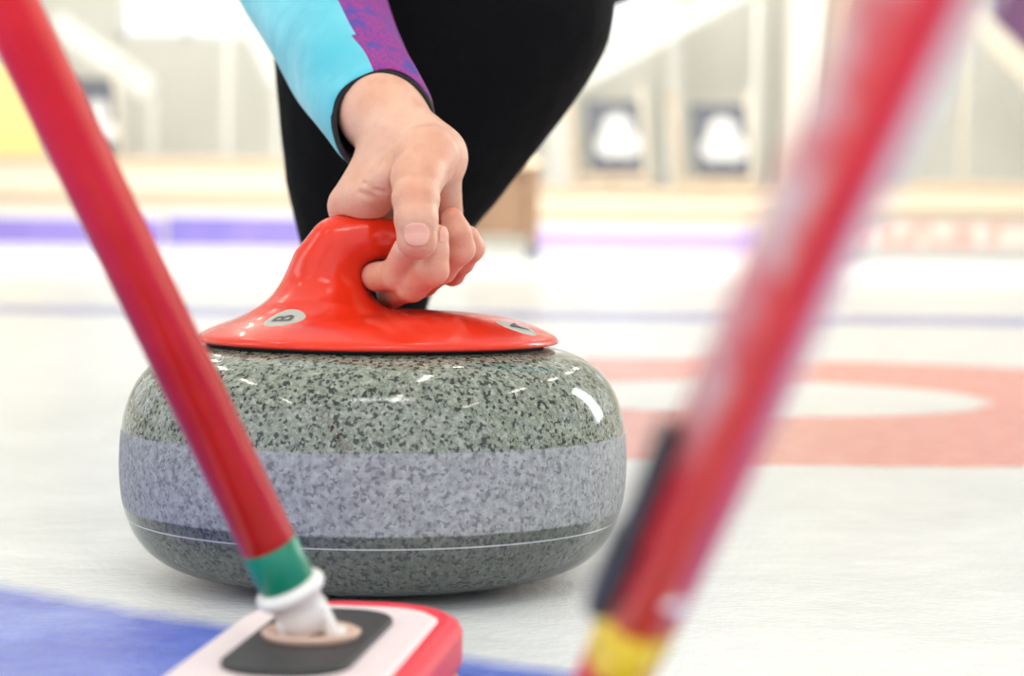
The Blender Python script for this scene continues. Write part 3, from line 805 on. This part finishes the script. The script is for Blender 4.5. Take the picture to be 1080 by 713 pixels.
easel(618, 680, 106, 182, 16.9+2.6, 'left of the two easels with dark panel and white emblem at right')
easel(728, 792, 110, 186, 16.9+2.6, 'right of the two easels with dark panel and white emblem at right')
easel(78, 128, 82, 176, 16.9+2.6, 'easel with dark panel partly behind the left broom')

# square columns, rails and other stuff
def column(px0, px1, d, m, label):
    a = P(px0, 200, d); c = P(px1, 200, d); w_ = c.x-a.x
    t = thing('column', label, 'column', ((a.x+c.x)/2, d, .0))
    b = bmesh.new(); box(b, -w_/2, w_/2, -w_/2, w_/2, .1, 6.2, .02); obj('shaft', b, m, t, smooth=False)
    b = bmesh.new(); box(b, -w_/2-.05, w_/2+.05, -w_/2-.05, w_/2+.05, 0, .1, .01); obj('base', b, m, t, smooth=False)
M_col = mat('bright white column paint', (.93, .90, .80), .5); M_col2 = mat('cream column paint', (.80, .68, .56), .6)
column(826, 868, 20.6, M_col, 'broad white column right of the two easels')
column(872, 900, 20.9, M_col2, 'cream column beside the broad white column')
column(576, 606, 21.2, M_white, 'slim white column left of the two easels')
column(702, 716, 21.3, M_white, 'thin white post between the two easels')
# sloping white handrails
def rail(p0, p1, d, th, label, m=M_white):
    a = P(*p0, d); c = P(*p1, d); t = thing('handrail', label, 'handrail', ((a.x+c.x)/2, d, .02))
    o = Vector(((a.x+c.x)/2, d, .02)); b = bmesh.new(); beam(b, a-o, c-o, .07, th, .02); obj('rail', b, m, t, smooth=False)
    for k in (.0, 1.0):
        p = a.lerp(c, k)-o; b = bmesh.new(); box(b, p.x-.03, p.x+.03, -.03+.06, .03+.06, 0, max(p.z-.03, .05)); obj('post', b, m, t, smooth=False)
    return t
rail((56, 22), (160, 98), 20.1, .24, 'thick white sloping beam behind the left broom')
rail((240, -20), (292, 92), 20.2, .12, 'steep white sloping beam beside the cyan sleeve')
rail((588, 96), (800, -22), 20.2, .22, 'long white sloping beam above the two easels')
rail((1020, 14), (1130, 120), 20.2, .26, 'cream sloping beam in the upper right corner', W2)
# yellow board at far left, red-violet banner upper right
a = P(-60, 70, 19.6); c = P(48, 70, 19.6)
t = thing('notice_board', 'yellow board standing at the far left edge', 'board', ((a.x+c.x)/2, 19.6, .02)); w_ = c.x-a.x
b = bmesh.new(); box(b, -w_/2, w_/2, -.02, .02, .25, P(0, 66, 19.6).z, .01); obj('panel', b, mat('yellow board', (.88, .78, .32), .6), t, smooth=False)
for s in (-1, 1):
    b = bmesh.new(); box(b, s*w_*.45-.03, s*w_*.45+.03, .02, .08, 0, 1.4); obj('leg', b, W1, t, smooth=False)
a = P(1052, 60, 21.6); c = P(1130, 60, 21.6)
t = thing('wall_banner', 'dark violet banner hanging in the upper right corner', 'banner', ((a.x+c.x)/2, 21.9, P(1080, 48, 21.6).z))
b = bmesh.new(); box(b, -(c.x-a.x)/2, (c.x-a.x)/2, -.01, .01, 0, 1.2); obj('cloth', b, mat('violet cloth', (.22, .10, .22), .8), t, smooth=False)
b = bmesh.new(); box(b, -(c.x-a.x)/2-.03, (c.x-a.x)/2+.03, -.02, .02, 1.2, 1.24); obj('rod', b, M_white, t, smooth=False)
